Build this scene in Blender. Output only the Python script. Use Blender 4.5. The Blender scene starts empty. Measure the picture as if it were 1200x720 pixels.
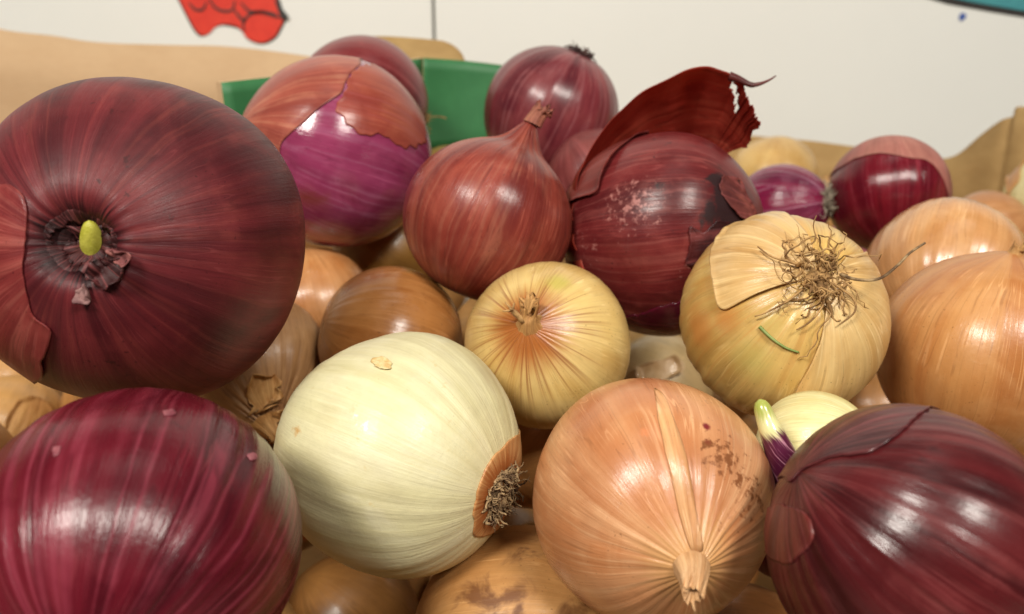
import bpy, bmesh, math, random
import numpy as np
from mathutils import Vector, noise as mnoise

R = math.radians
scene = bpy.context.scene
COL = scene.collection
H0 = 0.33                      # height of the lens above the floor of the bin

# ------------------------------------------------------------------ camera, world, lamps, exposure
PITCH = R(18)
cam_d = bpy.data.cameras.new('camera')
cam = bpy.data.objects.new('camera', cam_d); COL.objects.link(cam)
cam.location = (0, 0, H0)
cam.rotation_euler = (R(90) - PITCH, 0, 0)
cam_d.sensor_width = 36
cam_d.angle = R(62)
cam_d.clip_start = 0.01; cam_d.clip_end = 50
cam_d.dof.use_dof = True
cam_d.dof.focus_distance = 0.275
cam_d.dof.aperture_fstop = 11.0
scene.camera = cam

world = bpy.data.worlds.new('World'); scene.world = world
world.use_nodes = True
bg = world.node_tree.nodes['Background']
bg.inputs[0].default_value = (1.0, 0.95, 0.88, 1)
bg.inputs[1].default_value = 0.05

def area(name, loc, target, size, size_y, power, color):
    l = bpy.data.lights.new(name, 'AREA'); l.shape = 'RECTANGLE'
    l.size = size; l.size_y = size_y; l.energy = power; l.color = color
    o = bpy.data.objects.new(name, l); COL.objects.link(o)
    o.location = loc
    o.rotation_euler = (Vector(target) - Vector(loc)).to_track_quat('-Z', 'Y').to_euler()
    return o
WARM = (1.0, 0.95, 0.86)
area('ceiling_lamp', (-0.66, -0.66, H0 + 1.00), (0.0, 0.40, 0.2), 0.36, 0.32, 24.5, WARM)
area('ceiling_lamp', (0.58, -0.66, H0 + 1.02), (0.0, 0.40, 0.2), 0.36, 0.32, 20.5, WARM)
area('ceiling_lamp', (0.1, 0.30, H0 + 2.0), (0.0, 0.5, 0.2), 1.3, 0.5, 3.5, WARM)  # wide soft overhead fill, added to lift the general light

scene.view_settings.view_transform = 'Standard'
scene.view_settings.look = 'None'
scene.view_settings.exposure = 0.0
scene.view_settings.gamma = 1.0
scene.view_settings.use_curve_mapping = False
scene.cycles.max_bounces = 8
scene.cycles.use_denoising = True

# ------------------------------------------------------------------ helpers
def lin(r, g, b):
    def f(c):
        c /= 255.0
        return c / 12.92 if c <= 0.04045 else ((c + 0.055) / 1.055) ** 2.4
    return (f(r), f(g), f(b), 1.0)

class NT:
    """small builder for node trees"""
    def __init__(s, name):
        s.m = bpy.data.materials.new(name); s.m.use_nodes = True
        s.t = s.m.node_tree; s.t.nodes.clear()
        s.out = s.t.nodes.new('ShaderNodeOutputMaterial')
    def put(s, sock, v):
        if v is None: return
        if isinstance(v, bpy.types.NodeSocket): s.t.links.new(v, sock)
        else:
            if sock.type == 'RGBA' and len(v) == 3: v = (*v, 1)
            sock.default_value = v
    def n(s, typ, out=0, props=None, **ins):
        nd = s.t.nodes.new(typ)
        for k, v in (props or {}).items(): setattr(nd, k, v)
        for k, v in ins.items():
            key = int(k[1:]) if k[0] == 'i' and k[1:].isdigit() else k.replace('_', ' ')
            s.put(nd.inputs[key], v)
        return nd.outputs[out]
    def math(s, op, a, b=None, c=None, clamp=False):
        nd = s.t.nodes.new('ShaderNodeMath'); nd.operation = op; nd.use_clamp = clamp
        s.put(nd.inputs[0], a); s.put(nd.inputs[1], b); s.put(nd.inputs[2], c)
        return nd.outputs[0]
    def vmath(s, op, a, b=None):
        nd = s.t.nodes.new('ShaderNodeVectorMath'); nd.operation = op
        s.put(nd.inputs[0], a); s.put(nd.inputs[1], b)
        return nd.outputs[0]
    def mix(s, f, a, b, blend='MIX'):
        nd = s.t.nodes.new('ShaderNodeMix'); nd.data_type = 'RGBA'; nd.blend_type = blend
        s.put(nd.inputs[0], f); s.put(nd.inputs[6], a); s.put(nd.inputs[7], b)
        return nd.outputs[2]
    def step(s, v, a, b):
        """0 at a, 1 at b, smooth"""
        nd = s.t.nodes.new('ShaderNodeMapRange'); nd.interpolation_type = 'SMOOTHSTEP'
        s.put(nd.inputs[0], v); s.put(nd.inputs[1], a); s.put(nd.inputs[2], b)
        nd.inputs[3].default_value = 0; nd.inputs[4].default_value = 1
        if not isinstance(a, bpy.types.NodeSocket) and not isinstance(b, bpy.types.NodeSocket) and a > b:
            nd.inputs[1].default_value = b; nd.inputs[2].default_value = a
            nd.inputs[3].default_value = 1; nd.inputs[4].default_value = 0
        return nd.outputs[0]
    def noise(s, vec, scale=1.0, detail=2.0, rough=0.5, dist=0.0):
        return s.n('ShaderNodeTexNoise', Vector=vec, Scale=scale, Detail=detail, Roughness=rough, Distortion=dist)

SEED = [3]
def skin(name, dark, mid, light, vein=None, vein_amt=0.0, vein_w=0.05, broad=3.0, fine=14.0, blotch=45.0, blotch_amt=0.5,
         spot=None, spot_amt=0.0, neck_c=None, neck_t=(0.80, 0.95), root_c=None, root_t=(0.2, 0.06), marks=(),
         rough=0.36, coat=0.25, bump=0.35, sss=0.0, rays=0.0, ray_c=None, fibre_amt=0.6, translucent=0.0, pit=0.0, spec=0.45, hair=0.40, specks=0.55):
    SEED[0] += 1
    rnd = random.Random(SEED[0] * 7.31)
    q = NT(name)
    pol = q.n('ShaderNodeAttribute', 1, {'attribute_name': 'pol'})
    sep = q.t.nodes.new('ShaderNodeSeparateXYZ'); q.put(sep.inputs[0], pol)
    t = sep.outputs[2]
    obj = q.n('ShaderNodeTexCoord', 3)
    off = tuple(rnd.uniform(-40, 40) for _ in range(3))
    def pv(F, T):
        return q.vmath('ADD', q.vmath('MULTIPLY', pol, (F, F, T)), off)
    # slow wander so meridians are not ruler straight
    wob = q.n('ShaderNodeTexNoise', 1, Vector=obj, Scale=28.0, Detail=2.0)
    wob = q.vmath('MULTIPLY', q.vmath('SUBTRACT', wob, (0.5, 0.5, 0.5)), (0.14, 0.14, 0.0))
    polw = q.vmath('ADD', pol, wob)
    def pw(F, T):
        return q.vmath('ADD', q.vmath('MULTIPLY', polw, (F, F, T)), off)
    nb = q.noise(pw(broad, 0.9), 1.0, 2.0, 0.5)
    nf = q.noise(pw(fine, 2.4), 1.0, 5.0, 0.62)
    nff = q.noise(pv(fine * 3.6, 4.0), 1.0, 4.0, 0.62)
    nbl = q.noise(q.vmath('ADD', obj, off), blotch, 4.0, 0.58, 0.6)
    nsm = q.noise(q.vmath('ADD', obj, off), 420.0, 3.0, 0.6)
    nlg = q.noise(q.vmath('ADD', obj, (off[2], off[0], off[1])), 26.0, 3.0, 0.55, 0.4)
    f = q.math('ADD', q.math('MULTIPLY', nb, 1.0 - fibre_amt * 0.5), q.math('MULTIPLY', nf, fibre_amt * 0.5))
    c = q.mix(q.step(f, 0.36, 0.62), dark, mid)
    bl = q.math('MULTIPLY', q.step(nbl, 0.44, 0.72), blotch_amt)
    c = q.mix(bl, c, light)
    bl2 = q.math('MULTIPLY', q.step(nbl, 0.46, 0.26), blotch_amt * 0.55)
    c = q.mix(bl2, c, tuple(x * 0.72 for x in dark[:3]) + (1,))
    # fine fibre value change
    fv = q.math('MULTIPLY_ADD', q.math('ADD', nff, q.math('MULTIPLY', nsm, 0.35)), 0.5 * fibre_amt, 1.0 - 0.3375 * fibre_amt)
    c = q.mix(1.0, c, q.n('ShaderNodeCombineColor', i0=fv, i1=fv, i2=fv), 'MULTIPLY')
    lg = q.math('MULTIPLY_ADD', nlg, 0.60, 0.70)
    c = q.mix(1.0, c, q.n('ShaderNodeCombineColor', i0=lg, i1=q.math('MULTIPLY_ADD', nlg, 0.72, 0.64), i2=q.math('MULTIPLY_ADD', nlg, 0.66, 0.67)), 'MULTIPLY')
    if vein is not None:
        v1 = q.math('ABSOLUTE', q.math('SUBTRACT', q.noise(pw(broad * 1.9, 0.5), 1.0, 1.0, 0.4), 0.5))
        vm = q.math('MULTIPLY', q.step(v1, vein_w, 0.0), q.math('MULTIPLY', q.step(nbl, 0.25, 0.6), vein_amt))
        c = q.mix(vm, c, vein)
    v2 = q.math('ABSOLUTE', q.math('SUBTRACT', q.noise(pw(fine * 0.9, 0.35), 1.0, 1.0, 0.4), 0.5))
    hm = q.math('MULTIPLY', q.step(v2, 0.022, 0.004), q.step(q.noise(q.vmath('ADD', obj, off), 90.0, 2.0), 0.42, 0.62))
    c = q.mix(q.math('MULTIPLY', hm, hair), c, tuple(x * 0.55 for x in dark[:3]) + (1,))
    v3 = q.math('ABSOLUTE', q.math('SUBTRACT', q.noise(pw(fine * 1.3, 0.3), 1.0, 1.0, 0.4), 0.5))
    hm3 = q.math('MULTIPLY', q.step(v3, 0.03, 0.004), q.step(q.noise(q.vmath('ADD', obj, (off[1], off[0], off[2])), 70.0, 2.0), 0.45, 0.65))
    c = q.mix(q.math('MULTIPLY', hm3, hair), c, tuple(min(1, x * 1.35 + 0.02) for x in light[:3]) + (1,))
    sp = q.noise(q.vmath('ADD', obj, (off[2], off[1], off[0])), 900.0, 1.0, 0.5)
    sk = q.math('MULTIPLY', q.step(sp, 0.70, 0.76), q.step(nlg, 0.45, 0.62))
    c = q.mix(q.math('MULTIPLY', sk, specks), c, tuple(x * 0.35 for x in dark[:3]) + (1,))
    if root_c is not None:
        tt = q.math('ADD', t, q.math('MULTIPLY', q.math('SUBTRACT', nf, 0.5), 0.10))
        c = q.mix(q.step(tt, root_t[0], root_t[1]), c, root_c)
    if neck_c is not None:
        tt = q.math('ADD', t, q.math('MULTIPLY', q.math('SUBTRACT', nf, 0.5), 0.16))
        c = q.mix(q.step(tt, neck_t[0], neck_t[1]), c, neck_c)
    if rays > 0:
        rm = q.math('MULTIPLY', q.step(q.noise(pv(16.0, 0.5), 1.0, 2.0, 0.6), 0.50, 0.66),
                    q.math('MULTIPLY', q.step(t, 0.62, 0.86), rays))
        c = q.mix(rm, c, ray_c)
    if marks:
        mk = q.n('ShaderNodeAttribute', 0, {'attribute_name': 'mark'})
        sc = q.t.nodes.new('ShaderNodeSeparateColor'); q.put(sc.inputs[0], mk)
        for i, (mc, lo, hi, nz) in enumerate(marks):
            w = q.math('ADD', sc.outputs[i], q.math('MULTIPLY', q.math('SUBTRACT', nbl if nz < 0 else nsm, 0.5), abs(nz)))
            c = q.mix(q.step(w, lo, hi), c, mc)
    if spot is not None:
        ns = q.noise(q.vmath('ADD', obj, (off[1], off[2], off[0])), 190.0, 3.0, 0.7)
        sm = q.math('MULTIPLY', q.step(ns, 0.64, 0.72), q.step(nbl, 0.42, 0.62))
        c = q.mix(q.math('MULTIPLY', sm, spot_amt), c, spot)
    h = q.math('ADD', q.math('MULTIPLY', nf, 1.0), q.math('MULTIPLY', nff, 0.6))
    h = q.math('ADD', h, q.math('MULTIPLY', nsm, 0.26 + pit))
    h = q.math('ADD', h, q.math('MULTIPLY', nbl, 0.5))
    bp = q.n('ShaderNodeBump', Strength=bump, Distance=0.0004, Height=h)
    ro = q.math('MULTIPLY_ADD', nbl, 0.34, rough - 0.17)
    ro = q.math('ADD', ro, q.math('MULTIPLY', q.math('SUBTRACT', nff, 0.5), 0.22), clamp=True)
    pb = q.n('ShaderNodeBsdfPrincipled', Base_Color=c, Roughness=ro, Normal=bp, Coat_Weight=coat, Coat_Roughness=0.16, Specular_IOR_Level=spec)
    p = pb.node
    q.put(p.inputs['Coat Normal'], bp)
    if sss > 0:
        p.inputs['Subsurface Weight'].default_value = sss
        p.inputs['Subsurface Radius'].default_value = (1.0, 0.5, 0.2)
        p.inputs['Subsurface Scale'].default_value = 0.004
    sh = pb
    if translucent > 0:
        tr = q.n('ShaderNodeBsdfTranslucent', Color=c, Normal=bp)
        mx = q.t.nodes.new('ShaderNodeMixShader'); mx.inputs[0].default_value = translucent
        q.put(mx.inputs[1], pb); q.put(mx.inputs[2], tr); sh = mx.outputs[0]
    q.t.links.new(sh, q.out.inputs['Surface'])
    return q.m

def simple(name, c1, c2, scale=60.0, rough=0.7, bump=0.2, dist=0.001, coat=0.0, stretch=(1, 1, 1), detail=4.0, sss=0.0, lo=0.35, hi=0.65, translucent=0.0, grain=0.3):
    q = NT(name)
    obj = q.n('ShaderNodeTexCoord', 3)
    v = q.vmath('MULTIPLY', obj, stretch)
    a = q.noise(v, scale, detail, 0.6)
    b = q.noise(v, scale * 9, 2.0, 0.6)
    c = q.mix(q.step(a, lo, hi), c1, c2)
    k = q.math('MULTIPLY_ADD', b, grain, 1.0 - grain / 2)
    c = q.mix(1.0, c, q.n('ShaderNodeCombineColor', i0=k, i1=k, i2=k), 'MULTIPLY')
    bp = q.n('ShaderNodeBump', Strength=bump, Distance=dist, Height=q.math('ADD', a, q.math('MULTIPLY', b, 0.4)))
    pb = q.n('ShaderNodeBsdfPrincipled', Base_Color=c, Roughness=rough, Normal=bp, Coat_Weight=coat)
    sh = pb
    if translucent > 0:
        tr = q.n('ShaderNodeBsdfTranslucent', Color=c, Normal=bp)
        mx = q.t.nodes.new('ShaderNodeMixShader'); mx.inputs[0].default_value = translucent
        q.put(mx.inputs[1], pb); q.put(mx.inputs[2], tr); sh = mx.outputs[0]
    q.t.links.new(sh, q.out.inputs['Surface'])
    return q.m

def mesh_obj(name, co, faces, mat, parent=None, pol=None, mark=None, smooth=True, loc=None):
    me = bpy.data.meshes.new(name)
    if isinstance(faces, np.ndarray):
        nv, nf, k = len(co), len(faces), faces.shape[1]
        me.vertices.add(nv); me.vertices.foreach_set('co', np.asarray(co, np.float32).ravel())
        me.loops.add(nf * k); me.loops.foreach_set('vertex_index', faces.astype(np.int32).ravel())
        me.polygons.add(nf)
        me.polygons.foreach_set('loop_start', np.arange(0, nf * k, k, dtype=np.int32))
        me.polygons.foreach_set('loop_total', np.full(nf, k, np.int32))
        me.update(calc_edges=True); me.validate()
    else:
        me.from_pydata([tuple(v) for v in co], [], faces); me.update()
    if pol is not None:
        a = me.attributes.new('pol', 'FLOAT_VECTOR', 'POINT'); a.data.foreach_set('vector', np.asarray(pol, np.float32).ravel())
    if mark is not None:
        a = me.attributes.new('mark', 'FLOAT_COLOR', 'POINT'); a.data.foreach_set('color', np.asarray(mark, np.float32).ravel())
    me.polygons.foreach_set('use_smooth', np.full(len(me.polygons), smooth))
    if mat: me.materials.append(mat)
    o = bpy.data.objects.new(name, me); COL.objects.link(o)
    if parent is not None: o.parent = parent
    if loc is not None: o.location = loc
    return o

def tag(o, label, cat, group=None):
    o['label'] = label; o['category'] = cat
    if group: o['group'] = group
    return o

# ------------------------------------------------------------------ the onion: one analytic surface per bulb
F_PX = 600 / math.tan(R(31))
CAM = np.array([0, 0, H0]); CR = np.array([1., 0, 0])
CU = np.array([0, math.sin(PITCH), math.cos(PITCH)]); CB = np.array([0, -math.cos(PITCH), math.sin(PITCH)])
unit = lambda v: v / np.linalg.norm(v, axis=-1, keepdims=True)

class Onion:
    """surface of revolution about local Z (root at -Z, neck at +Z) with soft lobes, ribs, a neck cone and a root dimple"""
    def __init__(s, name, mm, pole, h=0.96, neck=0.0, neck_w=0.30, dimple=0.03, root_w=0.25, lump=0.02, rib=0.002, wrinkle=0.0,
                 shoulder=1.0, seed=1, pole_is_root=False, roll=0.0):
        s.name = name
        x, y, z, r = mm
        s.c = np.array([x, y, z]) / 1000 + np.array([0, 0, H0]); s.r = r / 1000
        s.h, s.neck, s.neck_w, s.dimple, s.root_w, s.lump, s.rib, s.wrinkle, s.sh = h, neck, neck_w, dimple, root_w, lump, rib, wrinkle, shoulder
        v = unit(CAM - s.c); u = unit(np.cross(CU, v)); w = np.cross(v, u)
        s.v, s.u, s.w = v, u, w
        ax = s.dir(*pole)
        if pole_is_root: ax = -ax
        s.ax = ax
        e1 = unit(np.cross(ax, v + 0.01 * w)); e2 = np.cross(ax, e1)
        s.B = np.stack([e1, e2, ax], 1)                # local -> world
        rg = np.random.default_rng(seed)
        s.lobes = [(k, rg.uniform(0, 6.28), rg.normal() / k ** 0.8) for k in (2, 3, 4, 5)]
        s.waves = [(rg.normal(size=3) * 1.7, rg.uniform(0, 6.28), rg.normal()) for _ in range(5)]
        s.ribs = [(int(rg.integers(9, 46)), rg.uniform(0, 6.28), rg.normal()) for _ in range(9)]
        s.rg = rg
    def px2xy(s, px, py):
        """where a spot of the photograph lies on this bulb, in radii right / up of its middle as seen from the lens"""
        d = unit(CR * (px - 600) / F_PX + CU * (360 - py) / F_PX - CB)
        oc = s.c - CAM; L = np.linalg.norm(oc)
        k = d @ oc; q = k * k - (L * L - s.r * s.r)
        if q > 0:
            p = unit(CAM + d * (k - math.sqrt(q)) - s.c)
            al = math.acos(np.clip(p @ s.v, -1, 1)); be = math.atan2(p @ s.w, p @ s.u)
            return al, be
        p = CAM + d * k - s.c
        be = math.atan2(p @ s.w, p @ s.u)
        lim = math.acos(s.r / L)
        return lim + (np.linalg.norm(p) / s.r - 1) * 2.0, be
    def dir(s, a, b, c=None):
        if c is not None: return unit(a * s.u + b * s.w + c * s.v)
        al, be = s.px2xy(a, b)
        return math.cos(al) * s.v + math.sin(al) * (math.cos(be) * s.u + math.sin(be) * s.w)
    def loc_dir(s, a, b, c=None): return s.dir(a, b, c) @ s.B
    def S(s, ph, th):
        """th 0 = root pole, pi = neck pole; returns local coordinates"""
        st, ct = np.sin(th), -np.cos(th)
        rr = np.where(ct > 0, np.power(np.maximum(st, 0), s.sh), st)
        zz = ct * s.h
        d = np.stack([np.cos(ph) * st, np.sin(ph) * st, ct], -1)
        k = np.ones_like(ph)
        for (n, p, a) in s.lobes: k = k + s.lump * 0.45 * a * np.cos(n * ph + p) * st ** 1.5
        for (f, p, a) in s.waves: k = k + s.lump * 0.55 * a * np.sin(d @ f + p)
        nk = np.exp(-((math.pi - th) / s.neck_w) ** 2)
        for (n, p, a) in s.ribs:
            k = k + (0.55 * s.rib * np.minimum(1, st * 1.6) + 0.6 * s.wrinkle * np.exp(-((math.pi - th) / (s.neck_w * 2.2)) ** 2) * np.minimum(1, st * 4)) * a * np.cos(n * ph + p + 0.25 * np.sin(3 * th + p))
        zz = zz + s.neck * nk + s.dimple * np.exp(-(th / s.root_w) ** 2)
        return np.stack([rr * np.cos(ph) * k, rr * np.sin(ph) * k, zz * (0.3 + 0.7 * k)], -1) * s.r
    def polar(s, d):
        d = unit(np.asarray(d)); return np.arctan2(d[..., 1], d[..., 0]), np.arccos(np.clip(-d[..., 2], -1, 1))
    def N(s, ph, th):
        e = 1e-3
        a = s.S(ph + e, th) - s.S(ph - e, th); b = s.S(ph, th + e) - s.S(ph, th - e)
        return unit(np.cross(a, b) + 1e-12)
    @staticmethod
    def polv(ph, th): return np.stack([np.cos(ph), np.sin(ph), th / math.pi], -1)
    def build(s, mat, nu=150, nv=84, marks=None):
        th = np.linspace(0.0, math.pi, nv); th = th - 0.12 * np.sin(2 * th)     # denser at both poles
        th[0] = 0.012; th[-1] = math.pi - 0.012
        ph = np.arange(nu) * 2 * math.pi / nu
        P, T = np.meshgrid(ph, th)
        co = s.S(P, T).reshape(-1, 3); pol = s.polv(P, T).reshape(-1, 3)
        i = np.arange(nv - 1)[:, None] * nu; j = np.arange(nu)[None]; j2 = (j + 1) % nu
        fc = np.stack([i + j, i + j2, i + nu + j2, i + nu + j], -1).reshape(-1, 4)
        mk = None
        if marks:
            d = unit(co); m = np.zeros((len(co), 4)); m[:, 3] = 1
            for (ch, px, py, rad, amt) in marks:
                a = np.arccos(np.clip(d @ s.loc_dir(px, py), -1, 1))
                m[:, ch] = np.maximum(m[:, ch], amt * np.exp(-(a / rad) ** 2))
            mk = m
        o = mesh_obj(s.name, co, fc, mat, None, pol, mk)
        # end caps close the two tiny pole rings
        bm = bmesh.new(); bm.from_mesh(o.data); bmesh.ops.holes_fill(bm, edges=[e for e in bm.edges if e.is_boundary], sides=0)
        for f in bm.faces: f.smooth = True
        bm.to_mesh(o.data); bm.free()
        M = np.eye(4); M[:3, :3] = s.B; M[:3, 3] = s.c
        from mathutils import Matrix
        o.matrix_world = Matrix(M.tolist())
        s.o = o
        return o
    def patch(s, name, pts, mat, off=0.006, lift=0.012, jag=0.03, rings=22, seg=140, seed=1, center=None, curl_only=None, thick=0.0004, ridge=None):
        """a layer of skin with its own torn outline, lying on the bulb; pts are spots of the photograph"""
        rg = np.random.default_rng(seed)
        D = np.array([s.loc_dir(*p) for p in pts])
        m = unit(D.mean(0)) if center is None else s.loc_dir(*center)
        e1 = unit(np.cross(m, [0.3, 0.9, 0.2])); e2 = np.cross(m, e1)
        ang = np.arccos(np.clip(D @ m, -1, 1)); az = np.arctan2(D @ e2, D @ e1)
        A = np.stack([ang * np.cos(az), ang * np.sin(az)], 1)
        # resample the closed outline
        L = np.concatenate([A, A[:1]]); sl = np.concatenate([[0], np.cumsum(np.linalg.norm(np.diff(L, axis=0), axis=1))])
        tt = np.linspace(0, sl[-1], seg, endpoint=False)
        Bx = np.stack([np.interp(tt, sl, L[:, 0]), np.interp(tt, sl, L[:, 1])], 1)
        for _ in range(3): Bx = (np.roll(Bx, 1, 0) + 2 * Bx + np.roll(Bx, -1, 0)) / 4
        n = np.zeros(seg); x = np.arange(seg) / seg * 2 * math.pi
        for k in (3, 5, 8, 13, 19, 27, 36): n += rg.normal() / k ** 0.45 * np.sin(k * x + rg.uniform(0, 6.28))
        n += np.repeat(rg.normal(size=seg // 2), 2)[:seg] * 0.25
        Bx = Bx * (1 + jag * n[:, None])
        rho = np.linspace(0.0, 1.0, rings) ** 0.75; rho[0] = 0.05
        G = rho[:, None, None] * Bx[None]
        g = np.linalg.norm(G, axis=2); gz = np.arctan2(G[..., 1], G[..., 0])
        d = np.cos(g)[..., None] * m + np.sin(g)[..., None] * (np.cos(gz)[..., None] * e1 + np.sin(gz)[..., None] * e2)
        ph, th = s.polar(d)
        cv = 1 + 0.6 * np.sin(2 * x + rg.uniform(0, 6)) + 0.4 * np.sin(5 * x + rg.uniform(0, 6))
        o_ = off * s.r + lift * s.r * np.clip((rho[:, None] - 0.80) / 0.20, 0, 1) ** 2 * cv[None]
        if ridge is not None: o_ = o_ + ridge * s.r * (1 - rho[:, None] ** 2)
        co = s.S(ph, th) + s.N(ph, th) * o_[..., None]
        i = np.arange(rings - 1)[:, None] * seg; j = np.arange(seg)[None]; j2 = (j + 1) % seg
        fc = np.stack([i + j, i + seg + j, i + seg + j2, i + j2], -1).reshape(-1, 4)
        o = mesh_obj(name, co.reshape(-1, 3), [tuple(q_) for q_ in fc.tolist()] + [tuple(range(seg))], mat, s.o, s.polv(ph, th).reshape(-1, 3))
        sd = o.modifiers.new('thickness', 'SOLIDIFY'); sd.thickness = thick; sd.offset = 0
        return o

def collar(on, mat, t0, t1, lift, jag, seed, off=0.004, nu=160, nv=12, name='torn_neck_skin'):
    """ragged ring of skin round the neck, from t0 to about t1 radians off the neck pole, its inner edge torn and lifted"""
    rg = np.random.default_rng(seed); x = np.arange(nu) / nu * 2 * math.pi
    n = sum(rg.normal() / k ** 0.4 * np.sin(k * x + rg.uniform(0, 6.28)) for k in (1, 2, 3, 5, 8, 13, 21, 34))
    v = np.linspace(0, 1, nv)[:, None]
    th = math.pi - (t0 + (t1 * (1 + jag * n[None]) - t0) * v)
    th = np.minimum(th, math.pi - 0.02); ph = x[None] + 0 * v + 0.25 * v
    L = lift * (1 + 0.6 * np.sin(3 * x + rg.uniform(0, 6)) + 0.5 * np.sin(7 * x + rg.uniform(0, 6)))
    co = on.S(ph, th) + on.N(ph, th) * (on.r * (off * np.minimum(1, v * 6) - 0.02 * (1 - np.minimum(1, v * 3)) + L[None] * v ** 2))[..., None]
    i = np.arange(nv - 1)[:, None] * nu; j = np.arange(nu)[None]; j2 = (j + 1) % nu
    fc = np.stack([i + j, i + j2, i + nu + j2, i + nu + j], -1).reshape(-1, 4)
    o = mesh_obj(name, co.reshape(-1, 3), fc, mat, on.o, on.polv(ph, th).reshape(-1, 3))
    sd = o.modifiers.new('thickness', 'SOLIDIFY'); sd.thickness = 0.0004; sd.offset = 0
    return o

def tubes(name, paths, mat, parent=None, sides=5, pol=False):
    co, fc, pv = [], [], []
    for pts, rad in paths:
        pts = np.asarray(pts, float); n = len(pts); rad = np.broadcast_to(rad, (n,))
        b = len(co)
        tg = unit(np.gradient(pts, axis=0) + 1e-12)
        ref = np.array([0.13, 0.37, 0.92]) if abs(tg[0] @ np.array([0.13, 0.37, 0.92])) < 0.9 else np.array([0.9, 0.1, 0.2])
        for i in range(n):
            a = unit(np.cross(tg[i], ref)); c = np.cross(tg[i], a)
            for k in range(sides):
                w = 2 * math.pi * k / sides
                co.append(pts[i] + rad[i] * (math.cos(w) * a + math.sin(w) * c)); pv.append((math.cos(w), math.sin(w), i / (n - 1)))
        for i in range(n - 1):
            for k in range(sides):
                k2 = (k + 1) % sides
                fc.append((b + i * sides + k, b + i * sides + k2, b + (i + 1) * sides + k2, b + (i + 1) * sides + k))
        fc.append(tuple(b + k for k in range(sides))[::-1]); fc.append(tuple(b + (n - 1) * sides + k for k in range(sides)))
    return mesh_obj(name, co, fc, mat, parent, pv if pol else None)

def root_paths(on, n, length, spread, curl, rad, seed, base=0.16, flat=0.0, at_root=True):
    """curly roots that start on the root plate and wander outward"""
    rg = np.random.default_rng(seed); out = []
    sg = -1.0 if at_root else 1.0
    for _ in range(n):
        a = rg.uniform(0, 6.28); b = base * math.sqrt(rg.uniform(0, 1))
        ph = np.array(a); th = np.array(b if at_root else math.pi - b)
        p = on.S(ph, th); nrm = np.array([math.cos(a) * spread, math.sin(a) * spread, sg]) + rg.normal(size=3) * 0.35
        d = unit(nrm); L = length * rg.uniform(0.45, 1.2); ns = 14
        pts = [p - d * 0.0008]
        for i in range(ns):
            d = unit(d + rg.normal(size=3) * curl - np.array([0, 0, sg]) * flat)
            q = pts[-1] + d * L / ns
            # stay outside the bulb
            qd = unit(q); ph2, th2 = on.polar(qd); sr = np.linalg.norm(on.S(ph2, th2))
            lim = sr + rad * 1.2
            if np.linalg.norm(q) < lim: q = qd * lim
            pts.append(q)
        k = math.exp(rg.normal() * 0.35); out.append((pts, np.linspace(rad * k, rad * 0.4 * k, ns + 1) * (1 + 0.18 * rg.normal(size=ns + 1)).clip(0.5, 1.5)))
    return out

def root_plate(on, mat, t1, h, seed):
    """the knobbly dry disc the roots grow from"""
    rg = np.random.default_rng(seed); nu, nv = 60, 14
    v = np.linspace(0, 1, nv)[:, None]; x = np.arange(nu)[None] / nu * 2 * math.pi
    n = sum(rg.normal() / k ** 0.5 * np.sin(k * x + rg.uniform(0, 6.28)) for k in (2, 3, 5, 8, 13))
    th = 0.01 + t1 * v * (1 + 0.06 * n * v); ph = x + 0 * v
    bump = sum(rg.normal() * np.sin(a * np.cos(ph) * th / t1 + b * np.sin(ph) * th / t1 + c) for a, b, c in rg.normal(size=(14, 3)) * 7) * 0.08
    co = on.S(ph, th) + np.array([0, 0, -1.0]) * (h * on.r * ((1 - v ** 3) * (1 + bump)) - 0.002 * on.r)[..., None]
    i = np.arange(nv - 1)[:, None] * nu; j = np.arange(nu)[None]; j2 = (j + 1) % nu
    fc = np.stack([i + j, i + j2, i + nu + j2, i + nu + j], -1).reshape(-1, 4)
    return mesh_obj('root_plate', co.reshape(-1, 3), fc, mat, on.o, on.polv(ph, th).reshape(-1, 3))

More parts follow.
